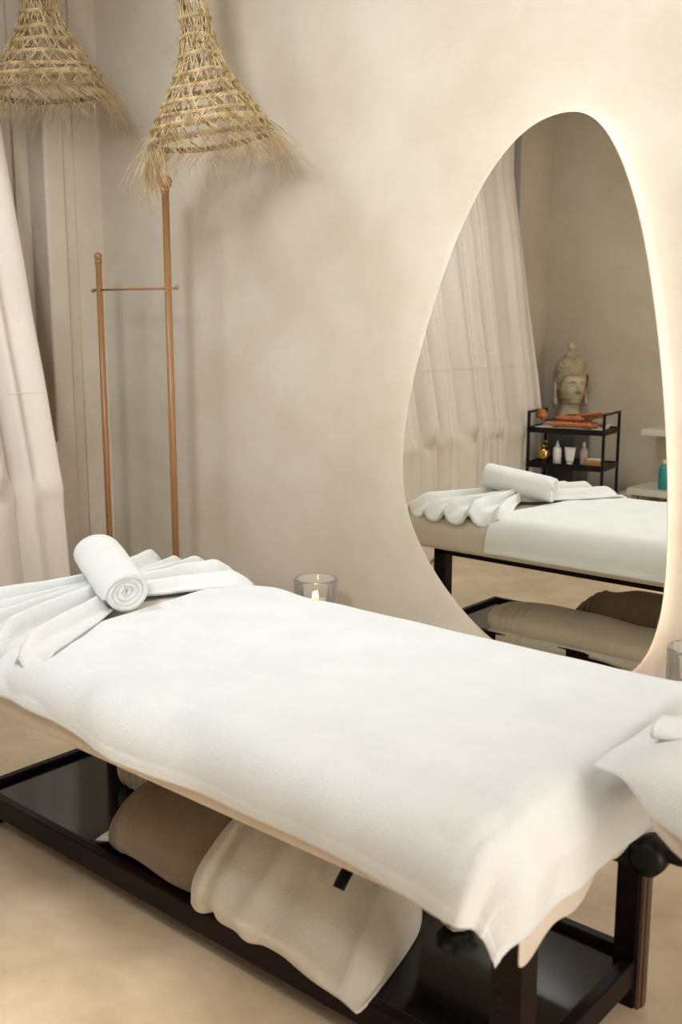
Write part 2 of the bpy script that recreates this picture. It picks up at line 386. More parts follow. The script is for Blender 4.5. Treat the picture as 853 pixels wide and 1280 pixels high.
# second cloth hanging underneath at the head end
def under_pt(u, v):
    y = lerp(-1.53, -.75, v); x = lerp(MX1-.02, MX1+.165+.03*math.sin(v*9+1)+.012*math.sin(31*v), u)
    p, n, L = wrap((x, y), .085, -9, MX1+.006, MYn-.004, 9, MZ1-.003, -.02)
    en = sstep(MX1+.06, MX1+.12, x)
    return p+n*(.001+en*(.010*math.sin(19*y+1)*(.4+nz(y*5, 2)) ))
b = bmesh.new(); grid(b, 70, 90, under_pt)
o = obj('under_sheet', b, M_fitted); solid(o, .003, 0)
tag(o, 'pale beige sheet hanging below the white cover at the headrest end of the table', 'sheet')

# headrest towel
def htowel(u, v):
    x = lerp(-.757, -.14, u)
    yN = -1.275-.15*max(0, min(1, (x+.757)/.27)); yF = lerp(-.98, -.87, sstep(-.76, -.5, x))
    y = lerp(yN, yF, v)
    z = lerp(.688, .735, sstep(-.76, -.62, x))
    e = min(y-yN, yF-y, -.14-x+.03)
    R = lerp(.012, .062, sstep(-.72, -.60, x))
    if e < R: z -= (R*1.15)*(1-math.sqrt(max(0, 1-(1-max(0, e)/R)**2)))*sstep(-.77, -.62, x)
    z -= .012*math.exp(-(((x-HC.x)/.07)**2+((y-HC.y)/.07)**2))
    z += .005*nz(x*7, y*7, 4)+.002*math.sin(40*y+9*x)
    return Vector((x, y, z))
b = bmesh.new(); grid(b, 70, 70, htowel)
o = obj('headrest_towel', b, M_white); solid(o, .011, 0, 1)
tag(o, 'white towel draped over the face cradle at the right end of the table', 'towel')
def htw2(u, v):
    a = lerp(-1.2, 1.4, u)
    x = lerp(-.69, -.36, u); w_ = .035+.03*u
    yc = -1.165+.035*math.sin(3*u)
    t = 2*PI*v
    return Vector((x, yc+w_*math.cos(t), .742+.016*math.sin(t)+.012*u+.004*math.sin(14*u+t)))
b = bmesh.new(); V = grid(b, 40, 16, htw2, False, True); b.faces.new(V[0]); b.faces.new(V[-1])
o = obj('face_cloth', b, M_white)
tag(o, 'small rolled white cloth lying on the headrest towel at the right edge', 'towel')

# ---------------------------------------------------------------- pleated fan towel and rolled towel
FC = Vector((-2.38, -1.10, MZ1+.006))
def fan(u, v):
    t = lerp(-1, 1, u)          # -1 near, +1 far
    q = lerp(-1, 1, v)
    if t > 0:
        yc = lerp(FC.y, MYf+.005, t); hw = .050+.235*t**.9; xc = FC.x-.03*t-.03*t
        over = sstep(.82, 1.0, t)
    else:
        s_ = -t; yc = lerp(FC.y, MYn-.010, s_); hw = .055+.27*s_**.9; xc = FC.x+.055*s_
        over = sstep(.86, 1.0, s_)
    # fan arc: outer pleats bend back a little
    k = abs(t)
    yy = yc - (1 if t > 0 else -1)*.05*q*q*k
    ph = 2*PI*2.55*q + (.9 if t > 0 else 2.2)
    amp = (.024+.005*math.sin(5*q))*(.95+.15*(1-k))
    pl = math.sin(ph); pl = (abs(pl)**.7)*(1 if pl > 0 else -1)
    z = FC.z+.012+amp*(1+pl)*.9
    z += .004*nz(q*4, t*5, 3)
    x = xc+q*hw + .012*math.cos(ph)*k + .010*math.sin(5*t+3*q)
    wob = .03*math.sin(3*q+1)*k*(1 if t < 0 else .3)
    z -= over*.035 + .012*sstep(.95, 1, k)
    return Vector((x, yy+wob, max(z, FC.z+.006-over*.06)))
b = bmesh.new(); grid(b, 90, 150, fan)
o = obj('fan_towel', b, M_white); solid(o, .010, 0)
tag(o, 'white towel pleated into a bow fan across the foot end of the table', 'towel')
# rolled towel: spiral sheet with rounded ends
E1, E2 = Vector((-2.49, -1.055, .780)), Vector((-2.200, -1.170, .724))
ax = (E2-E1).normalized(); ua, va = frame(ax)
va = ax.cross(ua).normalized()
def roll(u, v):
    # spiral from centre to outer layer, v along axis
    turns = 4.2; a = 2*PI*turns*u - 1.1
    r = .003+.0142*turns*u*(1+.03*math.sin(2*a+1))
    s = lerp(-.004, 1.004, v)
    r += .0018*nz(a*.9, s*5, 2)
    endr = sstep(0, .10, v)*sstep(0, .10, 1-v)
    r *= .93+.07*endr
    ofs = (1-u)*.010*(1 if v < .5 else -1)*(1-sstep(0, .12, min(v, 1-v)))
    r += .0012*math.sin(a*9)*(u > .7)*0
    return E1+(E2-E1)*s+ax*(ofs+.007*math.sin(a+1)*(1 if v > .5 else 0)+.004*nz(a, 3, 1))+(ua*math.cos(a)*1.06+va*math.sin(a)*.92)*r
b = bmesh.new(); grid(b, 200, 46, roll)
o = obj('rolled_towel', b, M_white); solid(o, .0142, 0, 0)
tag(o, 'tightly rolled white terry towel resting on the pleated fan towel', 'towel')

# ---------------------------------------------------------------- things on the lower shelf
def loft(name, m_, secs, label, cat, ns=70, wr=None, sub=0, ec=.09, skew=0):
    """secs: list of (x, [(y,z)...]) closed profiles with equal counts; rounded ends by shrinking"""
    K = len(secs[0][1])
    def prof(x):
        for i in range(len(secs)-1):
            if x <= secs[i+1][0] or i == len(secs)-2:
                t = (x-secs[i][0])/(secs[i+1][0]-secs[i][0]); t = t*t*(3-2*t)
                return [Vector((lerp(a[0], b_[0], t), lerp(a[1], b_[1], t))) for a, b_ in zip(secs[i][1], secs[i+1][1])]
    def cr(P, t):
        L = len(P); f = t*L; i = int(f) % L; f -= int(f)
        p0, p1, p2, p3 = P[i-1], P[i], P[(i+1) % L], P[(i+2) % L]
        return .5*((2*p1)+(-p0+p2)*f+(2*p0-5*p1+4*p2-p3)*f*f+(-p0+3*p1-3*p2+p3)*f**3)
    X0, X1 = secs[0][0], secs[-1][0]
    def fn(u, v):
        x = lerp(X0, X1, u); P = prof(x); c = sum(P, Vector((0, 0)))/K
        p = cr(P, v); e = min(u, 1-u)
        s_ = 1 if e > ec else math.sqrt(max(.0004, 1-(1-e/ec)**2))
        p = c+(p-c)*(.18+.82*s_)
        q = Vector((x+skew*u*(p.x+1.30), p.x, p.y))
        if wr:
            d = Vector((0, p.x-c.x, p.y-c.y)); d = d.normalized() if d.length > 0 else d
            q += wr(u, v, q)*d*s_
        q.z = max(q.z, .1015)
        return q
    b = bmesh.new(); V = grid(b, ns, 72, fn, False, True); b.faces.new(V[0]); b.faces.new(V[-1])
    o = obj(name, b, m_); tag(o, label, cat)
    return o
# brown fleece pillow
loft('brown_blanket', M_brown, [
    (-2.10, [(-1.335, .115), (-1.345, .16), (-1.29, .20), (-1.22, .21), (-1.15, .18), (-1.13, .12)]),
    (-1.97, [(-1.36, .12), (-1.385, .19), (-1.34, .255), (-1.25, .285), (-1.16, .25), (-1.13, .12)]),
    (-1.80, [(-1.37, .115), (-1.39, .18), (-1.35, .27), (-1.24, .325), (-1.15, .28), (-1.13, .12)]),
    (-1.52, [(-1.33, .105), (-1.36, .15), (-1.32, .25), (-1.24, .31), (-1.15, .25), (-1.13, .12)])],
    'brown fleece blanket bundle left of the cream blanket on the lower shelf', 'blanket',
    ns=200, wr=lambda u, v, q: .0055*math.sin(125*u+2.5*math.sin(6*v))*sstep(.32, .08, u)+.010*nz(q.x*6, q.y*6, q.z*6))
# cream blanket
loft('cream_blanket', M_cream, [
    (-1.70, [(-1.372, .103), (-1.40, .145), (-1.37, .20), (-1.27, .265), (-1.16, .24), (-1.14, .105)]),
    (-1.62, [(-1.376, .105), (-1.432, .150), (-1.42, .215), (-1.27, .325), (-1.15, .31), (-1.13, .105)]),
    (-1.40, [(-1.380, .103), (-1.435, .135), (-1.41, .19), (-1.26, .32), (-1.15, .32), (-1.13, .105)]),
    (-1.24, [(-1.385, .103), (-1.440, .125), (-1.40, .155), (-1.25, .26), (-1.15, .28), (-1.13, .105)]),
    (-1.17, [(-1.385, .103), (-1.445, .115), (-1.38, .130), (-1.25, .21), (-1.15, .22), (-1.13, .105)])],
    'cream terry blanket loosely folded at the front of the lower shelf', 'blanket', 160, ec=.035, skew=-.28,
    wr=lambda u, v, q: .012*nz(q.x*4, q.y*4, q.z*5)+.005*nz(q.x*9, q.y*4, 3)+.006*math.exp(-((u-.07)/.04)**2)-.016*math.exp(-((u-.17-.10*(q.y+1.4))/.035)**2)+.010*math.exp(-((u-.40-.5*(q.y+1.4))/.05)**2))
# small black strap on it
b = bmesh.new()
grid(b, 4, 10, lambda u, v: Vector((-1.305+.03*u, -1.338+.045*v, .275+.036*v+.004*math.sin(3*v))))
o = obj('black_strap', b, M_metal); solid(o, .003, 1)
tag(o, 'short black strap lying on the cream blanket under the table', 'strap')
# long beige bolster at the back, seam bands at its left end
def seam(u, v, q):
    s = 0
    for c_ in (.085, .115, .145, .175): s -= .009*math.exp(-((u-c_)/.006)**2)
    return s+.008*nz(q.x*5, q.y*5, q.z*6)+.006*math.sin(18*q.x+20*q.z)*sstep(.25, .5, u)*.6
loft('beige_bolster', M_bolster, [
    (-2.40, [(-1.115, .105), (-1.12, .20), (-1.05, .215), (-.97, .205), (-.905, .17), (-.925, .105)]),
    (-2.10, [(-1.115, .105), (-1.12, .21), (-1.05, .232), (-.965, .22), (-.895, .18), (-.925, .105)]),
    (-1.60, [(-1.110, .105), (-1.115, .20), (-1.05, .222), (-.965, .21), (-.895, .17), (-.925, .105)]),
    (-1.30, [(-1.105, .105), (-1.115, .18), (-1.05, .215), (-.965, .205), (-.905, .15), (-.925, .105)])],
    'long beige bolster with seam bands lying along the wall side of the lower shelf', 'bolster', 300, wr=seam)
# white towel laid over the far shelf rail under the bolster
b = bmesh.new()
def rt_(u, v):
    x = lerp(-2.35, -1.30, u); y = lerp(-.99, -.872, v)
    z = .1215+.002*math.sin(30*x) if y < -.885 else .1215-(y+.885)*3.0*(1+.35*math.sin(11*x)+.2*math.sin(5*x))
    return Vector((x, min(y, -.884)+.004*math.sin(14*x)*(v > .8), z))
grid(b, 80, 14, rt_); o = obj('shelf_cloth', b, M_cream); solid(o, .004, 0)
tag(o, 'pale cloth edge hanging over the wall-side rail of the lower shelf', 'cloth')
# white towel corner peeping out left of the brown blanket
b = bmesh.new()
grid(b, 14, 10, lambda u, v: Vector((-2.115+.18*u, -1.365+.18*v+.02*u, .1035+.055*u*(1-.3*v)+.01*math.sin(5*v)*(1-u))))
o = obj('hand_towel', b, M_white); solid(o, .006, 1)
tag(o, 'white towel corner sticking out at the left under the brown blanket', 'towel')
# crumpled white cloth right of the cream blanket
t = bmesh.new(); bmesh.ops.create_icosphere(t, subdivisions=4, radius=1)
for v in t.verts:
    k = 1+.28*nz(v.co.x*2, v.co.y*2, v.co.z*2)+.16*nz(v.co.x*5, v.co.y*5, v.co.z*5)
    v.co = Vector((v.co.x*.045*k, v.co.y*.038*k, max(-.030, v.co.z*.032*k)))
t.transform(Matrix.Translation((-1.175, -1.06, .133)))
o = obj('crumpled_cloth', t, M_cream); tag(o, 'small crumpled white cloth right of the cream blanket on the black shelf', 'cloth')

# ---------------------------------------------------------------- curtains
def curtain(name, ya, yb, nf, seed, label, x_off=0):
    rnd = random.Random(seed)
    ph = [rnd.uniform(0, 6.28) for _ in range(6)]
    def fn(u, v):
        s = lerp(ya, yb, u); z = lerp(2.94, .015, v)
        tf = (s-(-.45))/(-3.1)              # 0 near the mirror wall, 1 far
        zs = .815-.24*tf+.17*tf*tf
        a = .08+.92*max(0, min(1, (2.5-z)/(2.5-zs)))**1.1
        a = min(1, a)
        X = lerp(XW-.045, XW+.325-.10*tf, a)
        if z < zs: X += .0+.012*math.sin(9*s)
        else: X += .0
        q = nf*u*2*PI + 1.5*math.sin(2*PI*u*1.3+ph[0]) + .9*math.sin(2*PI*u*2.9+ph[1]) + .5*(2.7-z)*math.sin(3*u+ph[2])
        f = 2*abs(math.sin(q/2+.25*math.sin(q)))**.55-1.3+.30*math.sin(2*q+ph[3])+.30*math.sin(.5*q+ph[4])
        bz = math.exp(-((z-zs)/.05)**2)
        A = .058*(.45+.55*sstep(0, .35, a))*(1-.55*bz)*(1 if z > zs else .55)
        X += A*f+.006*nz(s*6, z*3, seed)
        # ruck at the ledge
        X += .020*bz*(.5+.5*math.sin(q*.5+ph[5]))
        Y = s + .012*math.cos(q) + .055*(zs-min(z, zs))*(1 if ya > -1 else 0)*(1-u)*1.0
        Y += lerp(.03, -.04, a)*(1 if u > .5 and ya < -2.5 else .0)*(u-.5)*2
        return Vector((X, Y, z))
    b = bmesh.new(); V = grid(b, int(60+nf*26), 120, fn)
    cr = empty(name, ((XW+.1), (ya+yb)/2, 0), label, 'curtain')
    o = obj('drape', b, M_curtain, cr); solid(o, .004, 0)
    # stitched seam line
    b = bmesh.new(); n_ = int(60+nf*26); zz = 1.18; vv = (2.94-zz)/(2.94-.015)
    tube(b, [fn(i/(n_-1), vv)+Vector((.0035, 0, 0)) for i in range(n_)], .0016, 5)
    o = obj('seam', b, M_curtain, cr)
    return cr
curtain('curtain', -.465, -2.66, 9.5, 3, 'wide pale linen curtain hanging nearest the mirror wall corner')
curtain('curtain', -2.672, -3.53, 3.6, 5, 'narrow pale linen curtain panel beside the black cart, seen in the mirror')
b = bmesh.new(); tube(b, [(XW-.045, WY1-.002, 2.950), (XW-.045, WY0+.002, 2.950)], .011, 10)
o = obj('curtain_rail', b, M_shelf); tag(o, 'thin white rail carrying both curtains above the window', 'curtain rail')

# ---------------------------------------------------------------- coat rack
RY = -.25
rk = empty('coat_rack', (-3.32, RY, 0), 'caramel lacquered coat rack with two ball-topped posts in the corner', 'coat rack')
def post(x, h_, r0, rb):
    b = bmesh.new(); tube(b, [(x, RY, .02), (x, RY, h_-rb*.6)], r0, 20)
    p = obj('post', b, M_tan, rk)
    for zr in (.93, .955):
        b = bmesh.new(); lathe(b, [(r0+.0006, 0), (r0+.0015, .002), (r0+.0006, .004)], (x, RY, zr), 20, False)
        b.transform(parent_matrix(rk).inverted()); o = obj('joint_ring', b, M_tan, None); o.parent = p
    b = bmesh.new(); ball(b, (x, RY, h_), rb, 28); lathe(b, [(r0*1.0, -rb-.012), (r0*1.25, -rb-.004), (r0*1.1, -rb*.8)], (x, RY, h_), 20)
    obj('finial_ball', b, M_tan, rk)
post(-3.095, 1.975, .0135, .0265); post(-3.528, 1.722, .0125, .0165)
b = bmesh.new(); tube(b, [(-3.572, RY, 1.590), (-3.045, RY, 1.584)], .0042, 12); cb = obj('crossbar', b, M_tan, rk)
for x in (-3.572, -3.045):
    b = bmesh.new(); ball(b, (x, RY, 1.587), .0085, 16); obj('end_ball', b, M_tan, rk)
for x in (-3.528, -3.095):
    b = bmesh.new(); tube(b, [(x, RY-.17, .014), (x, RY+.17, .014)], .013, 14); obj('foot', b, M_tan, rk)
b = bmesh.new(); tube(b, [(-3.528, RY, .16), (-3.095, RY, .16)], .009, 12); obj('lower_bar', b, M_tan, rk)

# ---------------------------------------------------------------- woven pendant lamps
PROF = [(.030, .30), (.036, .20), (.042, .10), (.047, .0), (.050, -.045), (.058, -.11), (.071, -.167), (.097, -.233), (.125, -.278), (.156, -.330), (.184, -.375), (.203, -.415), (.211, -.45)]
def prof_r(z):
    P = PROF
    for i in range(len(P)-1):
        if z >= P[i+1][1]:
            t = (P[i][1]-z)/(P[i][1]-P[i+1][1]); return lerp(P[i][0], P[i+1][0], t)
    return P[-1][0]
def pendant(loc, tilt, tax, label, seed, sc=1.0, hang=1.0, tuft=None):
    """loc: the point of the axis at profile z = 0"""
    rnd = random.Random(seed)
    lp = empty('pendant_lamp', loc, label, 'pendant lamp', group=None)
    q = Matrix.Rotation(tilt, 4, tax)
    T = Matrix.Translation(loc) @ q @ Matrix.Diagonal((sc, sc, sc, 1))
    def wob(a, z): return 1+.035*math.sin(2*a+seed)+.025*math.sin(3*a+z*9+seed)
    def P(a, z, dr=0, dz=0):
        r = prof_r(z)*wob(a, z)+dr; return Vector((r*math.cos(a), r*math.sin(a), z+dz))
    def skew(a, z): # rings are not level
        return .016*math.sin(a+1.2+seed)*min(1, -z*3 if z < 0 else 0)
    # helical weave, both ways, several strands
    b = bmesh.new(); nS = 22
    for d in (1, -1):
        for k in range(nS):
            a0 = 2*PI*k/nS+rnd.uniform(-.05, .05)+(.1 if d < 0 else 0); pts = []
            r_ = rnd.uniform(.0018, .0034); zend = -.45; ztop = .29; n_ = 46; jit = rnd.uniform(0, 6)
            for i in range(n_):
                t = i/(n_-1); z = lerp(ztop, zend, t)
                a = a0+d*(2.6*t+.05*math.sin(20*t+jit))
                dr = .0022*math.sin(a*nS*.5+d*1.5)+rnd.uniform(-.0012, .0012)
                pts.append(P(a, z, dr, skew(a, z)))
            tube(b, pts, r_, 5)
            if k % 2 == 0:
                tube(b, [p+Vector((rnd.uniform(-.002, .002), rnd.uniform(-.002, .002), .006)) for p in pts], r_*.6, 4)
    b.transform(T); o = obj('weave', b, M_straw, lp); o['kind'] = 'stuff'
    # braided rings
    rings = [.24, .17, .10, .03, -.045, -.105, -.165, -.225, -.270, -.318, -.362]
    for zi, zr in enumerate(rings+[-.395, -.445]):
        rim = zi >= len(rings); b = bmesh.new(); n_ = 150
        nb = 3 if not rim else 5; br = .0036 if zr < -.2 else .0030
        ztw = rnd.uniform(0, 6)
        for s in range(nb):
            pts = []
            R_ = .0042 if not rim else .0075
            for i in range(n_):
                a = 2*PI*i/n_; tw = 2*PI*s/nb+a*(11 if not rim else 7)*(1+min(1.4, prof_r(zr)*6))//1
                tw = 2*PI*s/nb+a*int(8+prof_r(zr)*70)+ztw
                pts.append(P(a, zr, .003+R_*.7*math.cos(tw), R_*math.sin(tw)+skew(a, zr)+.003*math.sin(3*a+ztw)))
            tube(b, pts, br if not rim else .0032, 5, closed=True)
        b.transform(T); obj('braided_ring', b, M_strawd if zr == -.445 else M_straw, lp)
    # stray fibres between rings
    b = bmesh.new()
    for k in range(170):
        a = rnd.uniform(0, 2*PI); z = rnd.uniform(-.43, .1); L = rnd.uniform(.03, .09); s_ = rnd.choice((-1, 1)); pts = []
        kk = rnd.uniform(.1, .6)
        for i in range(6):
            t = i/5; pts.append(P(a+s_*L*t/max(.05, prof_r(z)), z-L*.5*t, .004+kk*L*t*t*.5, skew(a, z)))
        tube(b, pts, [.0011*(1-.7*i/5) for i in range(6)], 3)
    b.transform(T); o = obj('stray_fibres', b, M_fringe, lp); o['kind'] = 'stuff'
    # thick strand ends below the rim + long thin fringe
    b = bmesh.new()
    for k in range(60):
        a = 2*PI*k/60+rnd.uniform(-.04, .04); s_ = 1; L = rnd.uniform(.05, .13); pts = []
        for i in range(6):
            t = i/5; p = P(a+s_*.33*t, -.445, .004+.16*L*t+.25*L*t*t, skew(a, -.45)); p.z -= L*t*.75
            pts.append(p)
        tube(b, pts, [.0020*(1-.75*i/5) for i in range(6)], 4)
    for k in range(430):
        a = rnd.uniform(0, 2*PI); L = rnd.uniform(.06, .26)*hang; s_ = rnd.uniform(-.2, 1.4); out = rnd.uniform(.2, 1.1); pts = []
        cu = rnd.uniform(-1, 1); p = P(a, rnd.choice((-.445, -.445, -.40)), .004, skew(a, -.45)); dr = Vector((math.cos(a), math.sin(a), 0)); tg = Vector((-math.sin(a), math.cos(a), 0))
        dz = -rnd.uniform(.25, .9)
        v = (dr*out+tg*s_+Vector((0, 0, dz))).normalized(); n_ = 9
        for i in range(n_):
            pts.append(p.copy()); v = (v+Vector((0, 0, -.12))+tg*(cu*.18)+Vector((rnd.uniform(-.05, .05),)*3)).normalized(); p = p+v*(L/n_)
        tube(b, pts, [.00075*(1-.5*i/n_) for i in range(n_)], 3)
    if tuft:
        for k in range(tuft[2]):
            a = tuft[0]+rnd.gauss(0, .22); L = rnd.uniform(.10, .27); p = P(a, -.445, .004, skew(a, -.45))
            dr = Vector((math.cos(a), math.sin(a), 0)); tg = Vector((-math.sin(a), math.cos(a), 0)); v = (dr*rnd.uniform(-.1, .35)+tg*rnd.uniform(-.1, .35)*tuft[1]+Vector((0, 0, -1))).normalized(); pts = []
            cu = rnd.uniform(0, 1)
            for i in range(9):
                pts.append(p.copy()); v = (v+tg*(tuft[1]*.10*cu)).normalized(); p = p+v*(L/9)
            tube(b, pts, [.0018*(1-.7*i/9) for i in range(9)], 3)
    b.transform(T); o = obj('fringe', b, M_fringe, lp); o['kind'] = 'stuff'
    # cord, socket, bulb (off)
    topz = T @ Vector((0, 0, .31))
    b = bmesh.new(); tube(b, [topz-Vector((0, 0, .10)), topz+Vector((0, 0, .02)), (topz.x, topz.y, CEIL-.02)], .004, 8); obj('cord', b, M_strawd, lp)
    b = bmesh.new(); lathe(b, [(.05, -.022), (.05, -.001)], (topz.x, topz.y, CEIL), 24); obj('ceiling_rose', b, M_shelf, lp)
    b = bmesh.new(); lathe(b, [(.018, .0), (.021, .01), (.021, .06), (.012, .07)], (0, 0, .0), 16); b.transform(T @ Matrix.Translation((0, 0, .02))); obj('socket', b, M_metal, lp)
    b = bmesh.new(); lathe(b, [(.004, -.055), (.016, -.050), (.024, -.035), (.024, -.02), (.016, 0), (.012, .01)], (0, 0, .02), 16); b.transform(T); obj('bulb', b, M_plastic, lp)
    return lp
def unproj(px, py, Y):
    d = fw+rt*((px-426.5)/1272.3)-up*((py-640)/1272.3); t = (Y-CAM.y)/d.y; return CAM+d*t
ax_v = (-fw.x, -fw.y, 0)
pendant(unproj(241, 6, -.40), math.radians(-7), Vector((fw.x, fw.y, 0)), 'right-hand woven straw pendant lamp above the tall rack post, tilted with long fringe', 11, .97, 1.0, (-2.43, 1, 80))
pendant(unproj(44, -44, -.42), math.radians(-4), Vector((fw.x, fw.y, 0)), 'woven straw pendant lamp cut off by the left edge of the photo', 23, 1.04, .9)

# ---------------------------------------------------------------- candle glasses on small stools
def candle(x, y, ztop, label, slabel):
    h_, R = .165, .080
    st = empty('side_stool', (x, y, 0), slabel, 'stool')
    zb = ztop-h_
    b = bmesh.new(); lathe(b, [(.095, zb-.025), (.10, zb-.02), (.10, zb-.005), (.095, zb-.0005)], (x, y, 0), 36); obj('seat', b, M_wood, st)
    for k in range(3):
        a = 2*PI*k/3+.5
        b = bmesh.new(); tube(b, [(x+.065*math.cos(a), y+.065*math.sin(a), zb-.02), (x+.095*math.cos(a), y+.095*math.sin(a), .002)], .011, 10); obj('leg', b, M_wood, st)
    g = empty('candle_glass', (x, y, zb), label, 'candle holder')
    nseg = 96
    def rr(a, z):
        fl = abs(math.sin(a*9)); return R-.0045*(1-fl)*(1 if z < h_-.012 else .0)
    b = bmesh.new(); rings = []
    for z in (0, .003, .02, h_-.016, h_-.010, h_-.002): rings.append([(rr(2*PI*k/nseg, z)*math.cos(2*PI*k/nseg), rr(2*PI*k/nseg, z)*math.sin(2*PI*k/nseg), z) for k in range(nseg)])
    for r_, z in ((R-.0025, h_), (R-.011, h_), (R-.014, h_-.003), (R-.014, .016), (.001, .015)): rings.append([(r_*math.cos(2*PI*k/nseg), r_*math.sin(2*PI*k/nseg), z) for k in range(nseg)])
    VV = [[b.verts.new(p) for p in ring] for ring in rings]
    for A_, B in zip(VV, VV[1:]):
        for k in range(nseg): b.faces.new((A_[k], A_[(k+1) % nseg], B[(k+1) % nseg], B[k]))
    b.faces.new(VV[0][::-1]); b.faces.new(VV[-1])
    b.transform(Matrix.Translation((x, y, zb))); obj('glass', b, M_glass, g)
    cd = empty('candle', (x, y, zb+.0165), 'cream pillar candle burning inside '+('the left' if x < -2 else 'the right')+' glass', 'candle')
    ch = .050
    b = bmesh.new(); lathe(b, [(.034, 0), (.035, .002), (.035, ch-.003), (.033, ch), (.004, ch-.004)], (x, y, zb+.0165), 30); obj('wax', b, M_wax, cd)
    b = bmesh.new(); tube(b, [(x, y, zb+.0165+ch-.005), (x+.001, y, zb+.0165+ch+.009)], .001, 6); obj('wick', b, M_metal, cd)
    b = bmesh.new(); lathe(b, [(.001, .0), (.006, .005), (.0078, .012), (.006, .022), (.0028, .032), (.0004, .040)], (x, y, zb+.0165+ch+.006), 14); obj('flame', b, M_flame, cd)
candle(-2.40, -.185, .55, 'ribbed clear glass candle holder behind the table left of the mirror', 'small round stool under the left candle glass, hidden by the table')
candle(-1.035, -.10, .555, 'ribbed clear glass candle holder at the right edge beside the mirror', 'small round stool under the right candle glass, hidden by the table')

# ---------------------------------------------------------------- black cart at the rear wall (seen in the mirror)
CX, CY, CR = -3.345, -3.49, math.radians(-9)
cart = empty('cart', (CX, CY, 0), 'black metal two-tier cart with treatment bottles, seen in the mirror', 'cart', CR)
def cobj(name, b, m_, p, smooth=False): return obj(name, b, m_, p, smooth, False)
HW, HD = .262, .165
for sx in (-1, 1):
    for sy in (-1, 1):
        b = bmesh.new(); box(b, sx*HW-.009, sx*HW+.009, sy*HD-.009, sy*HD+.009, .03, .880, .002); p = cobj('post', b, M_metal, cart)
        b = bmesh.new(); ball(b, (sx*HW, sy*HD, .018), .018, 12); c = cobj('caster', b, M_metal, p, True)
    b = bmesh.new(); box(b, sx*HW-.008, sx*HW+.008, -HD, HD, .864, .880, .002); cobj('handle', b, M_metal, cart)
for z0 in (.755, .515, .14):
    b = bmesh.new(); box(b, -HW, HW, -HD, HD, z0, z0+.006)
    for a in ((-HW, HW, -HD-.006, -HD+.002), (-HW, HW, HD-.002, HD+.006), (-HW-.006, -HW+.002, -HD, HD), (HW-.002, HW+.006, -HD, HD)): box(b, *a, z0-.022, z0+.016, .001)
    cobj('tier', b, M_metal, cart)
cm = Matrix.LocRotScale(cart.location, cart.rotation_euler.to_quaternion(), None)
def cp(x, y, z): return cm @ Vector((x, y, z))
def at(bm, x, y, z, rz=0): bm.transform(Matrix.Translation(cp(x, y, z)) @ Matrix.Rotation(CR+rz, 4, 'Z')); return bm
T2, T1 = .7615, .5215   # tier surfaces
# bottles on the lower tier
r = empty('lotion_bottle', cp(-.175, .09, T1), 'gold pump bottle on the left of the lower cart tier', 'bottle')
b = bmesh.new(); lathe(b, [(.036, 0), (.040, .004), (.040, .080), (.034, .098), (.016, .104), (.014, .108)], (0, 0, 0), 24); at(b, -.175, .09, T1); obj('body', b, M_gold, r)
b = bmesh.new(); lathe(b, [(.016, .108), (.016, .122), (.006, .124), (.006, .145)], (0, 0, 0), 16); box(b, -.006, .038, -.006, .006, .143, .155, .002); at(b, -.175, .09, T1, .6); obj('pump', b, M_gold, r)
r = empty('squeeze_bottle', cp(-.075, .10, T1), 'white squeeze bottle with a pointed cap beside the gold bottle', 'bottle')
b = bmesh.new(); lathe(b, [(.025, 0), (.028, .004), (.028, .10), (.022, .112), (.014, .116)], (0, 0, 0), 24); at(b, -.075, .10, T1); obj('body', b, M_plastic, r)
b = bmesh.new(); lathe(b, [(.014, .116), (.013, .125), (.006, .145), (.003, .160)], (0, 0, 0), 16); at(b, -.075, .10, T1); obj('nozzle', b, M_plastic, r)
r = empty('cream_tube', cp(.015, .10, T1), 'white cream tube standing on its cap on the lower cart tier', 'tube')
b = bmesh.new()
def tb_(u, v):
    t = 2*PI*u; z = lerp(.018, .118, v); return Vector((lerp(.026, .040, v)*math.cos(t), lerp(.022, .003, v)*math.sin(t), z))
V = grid(b, 24, 8, tb_, True); b.faces.new([V[i][0] for i in range(24)]); b.faces.new([V[i][-1] for i in range(24)]); at(b, .015, .10, T1); obj('body', b, M_plastic, r)
b = bmesh.new(); lathe(b, [(.019, 0), (.021, .002), (.021, .018)], (0, 0, 0), 20); at(b, .015, .10, T1); obj('cap', b, M_plastic, r)
r = empty('spray_bottle', cp(.10, .07, T1), 'clear slim bottle behind the cream tube on the lower cart tier', 'bottle')
b = bmesh.new(); lathe(b, [(.022, 0), (.026, .004), (.026, .09), (.018, .112), (.010, .118)], (0, 0, 0), 20); at(b, .095, .05, T1); obj('body', b, mat('pale_bottle', (.62, .55, .47), .3), r)
b = bmesh.new(); lathe(b, [(.011, .118), (.011, .150), (.008, .154)], (0, 0, 0), 14); at(b, .095, .05, T1); obj('cap', b, M_plastic, r)
r = empty('soap_dish', cp(.185, .08, T1), 'tan wooden dish with a white rim at the right of the lower cart tier', 'dish')
b = bmesh.new(); box(b, -.055, .055, -.04, .04, 0, .040, .008, 3); at(b, .180, .085, T1); obj('dish', b, mat('tan_wood', (.50, .24, .08), .5), r)
b = bmesh.new(); box(b, -.048, .052, -.034, .036, .0405, .050, .004, 2); at(b, .180, .085, T1); obj('soap', b, M_plastic, r)
r = empty('glass_jar', cp(-.03, -.05, T1), 'low glass jar behind the white bottles on the lower cart tier', 'jar')
b = bmesh.new(); lathe(b, [(.03, 0), (.034, .003), (.034, .045), (.03, .05)], (0, 0, 0), 20); at(b, -.03, -.02, T1); obj('body', b, mat('greyish_jar', (.35, .36, .38), .2), r)
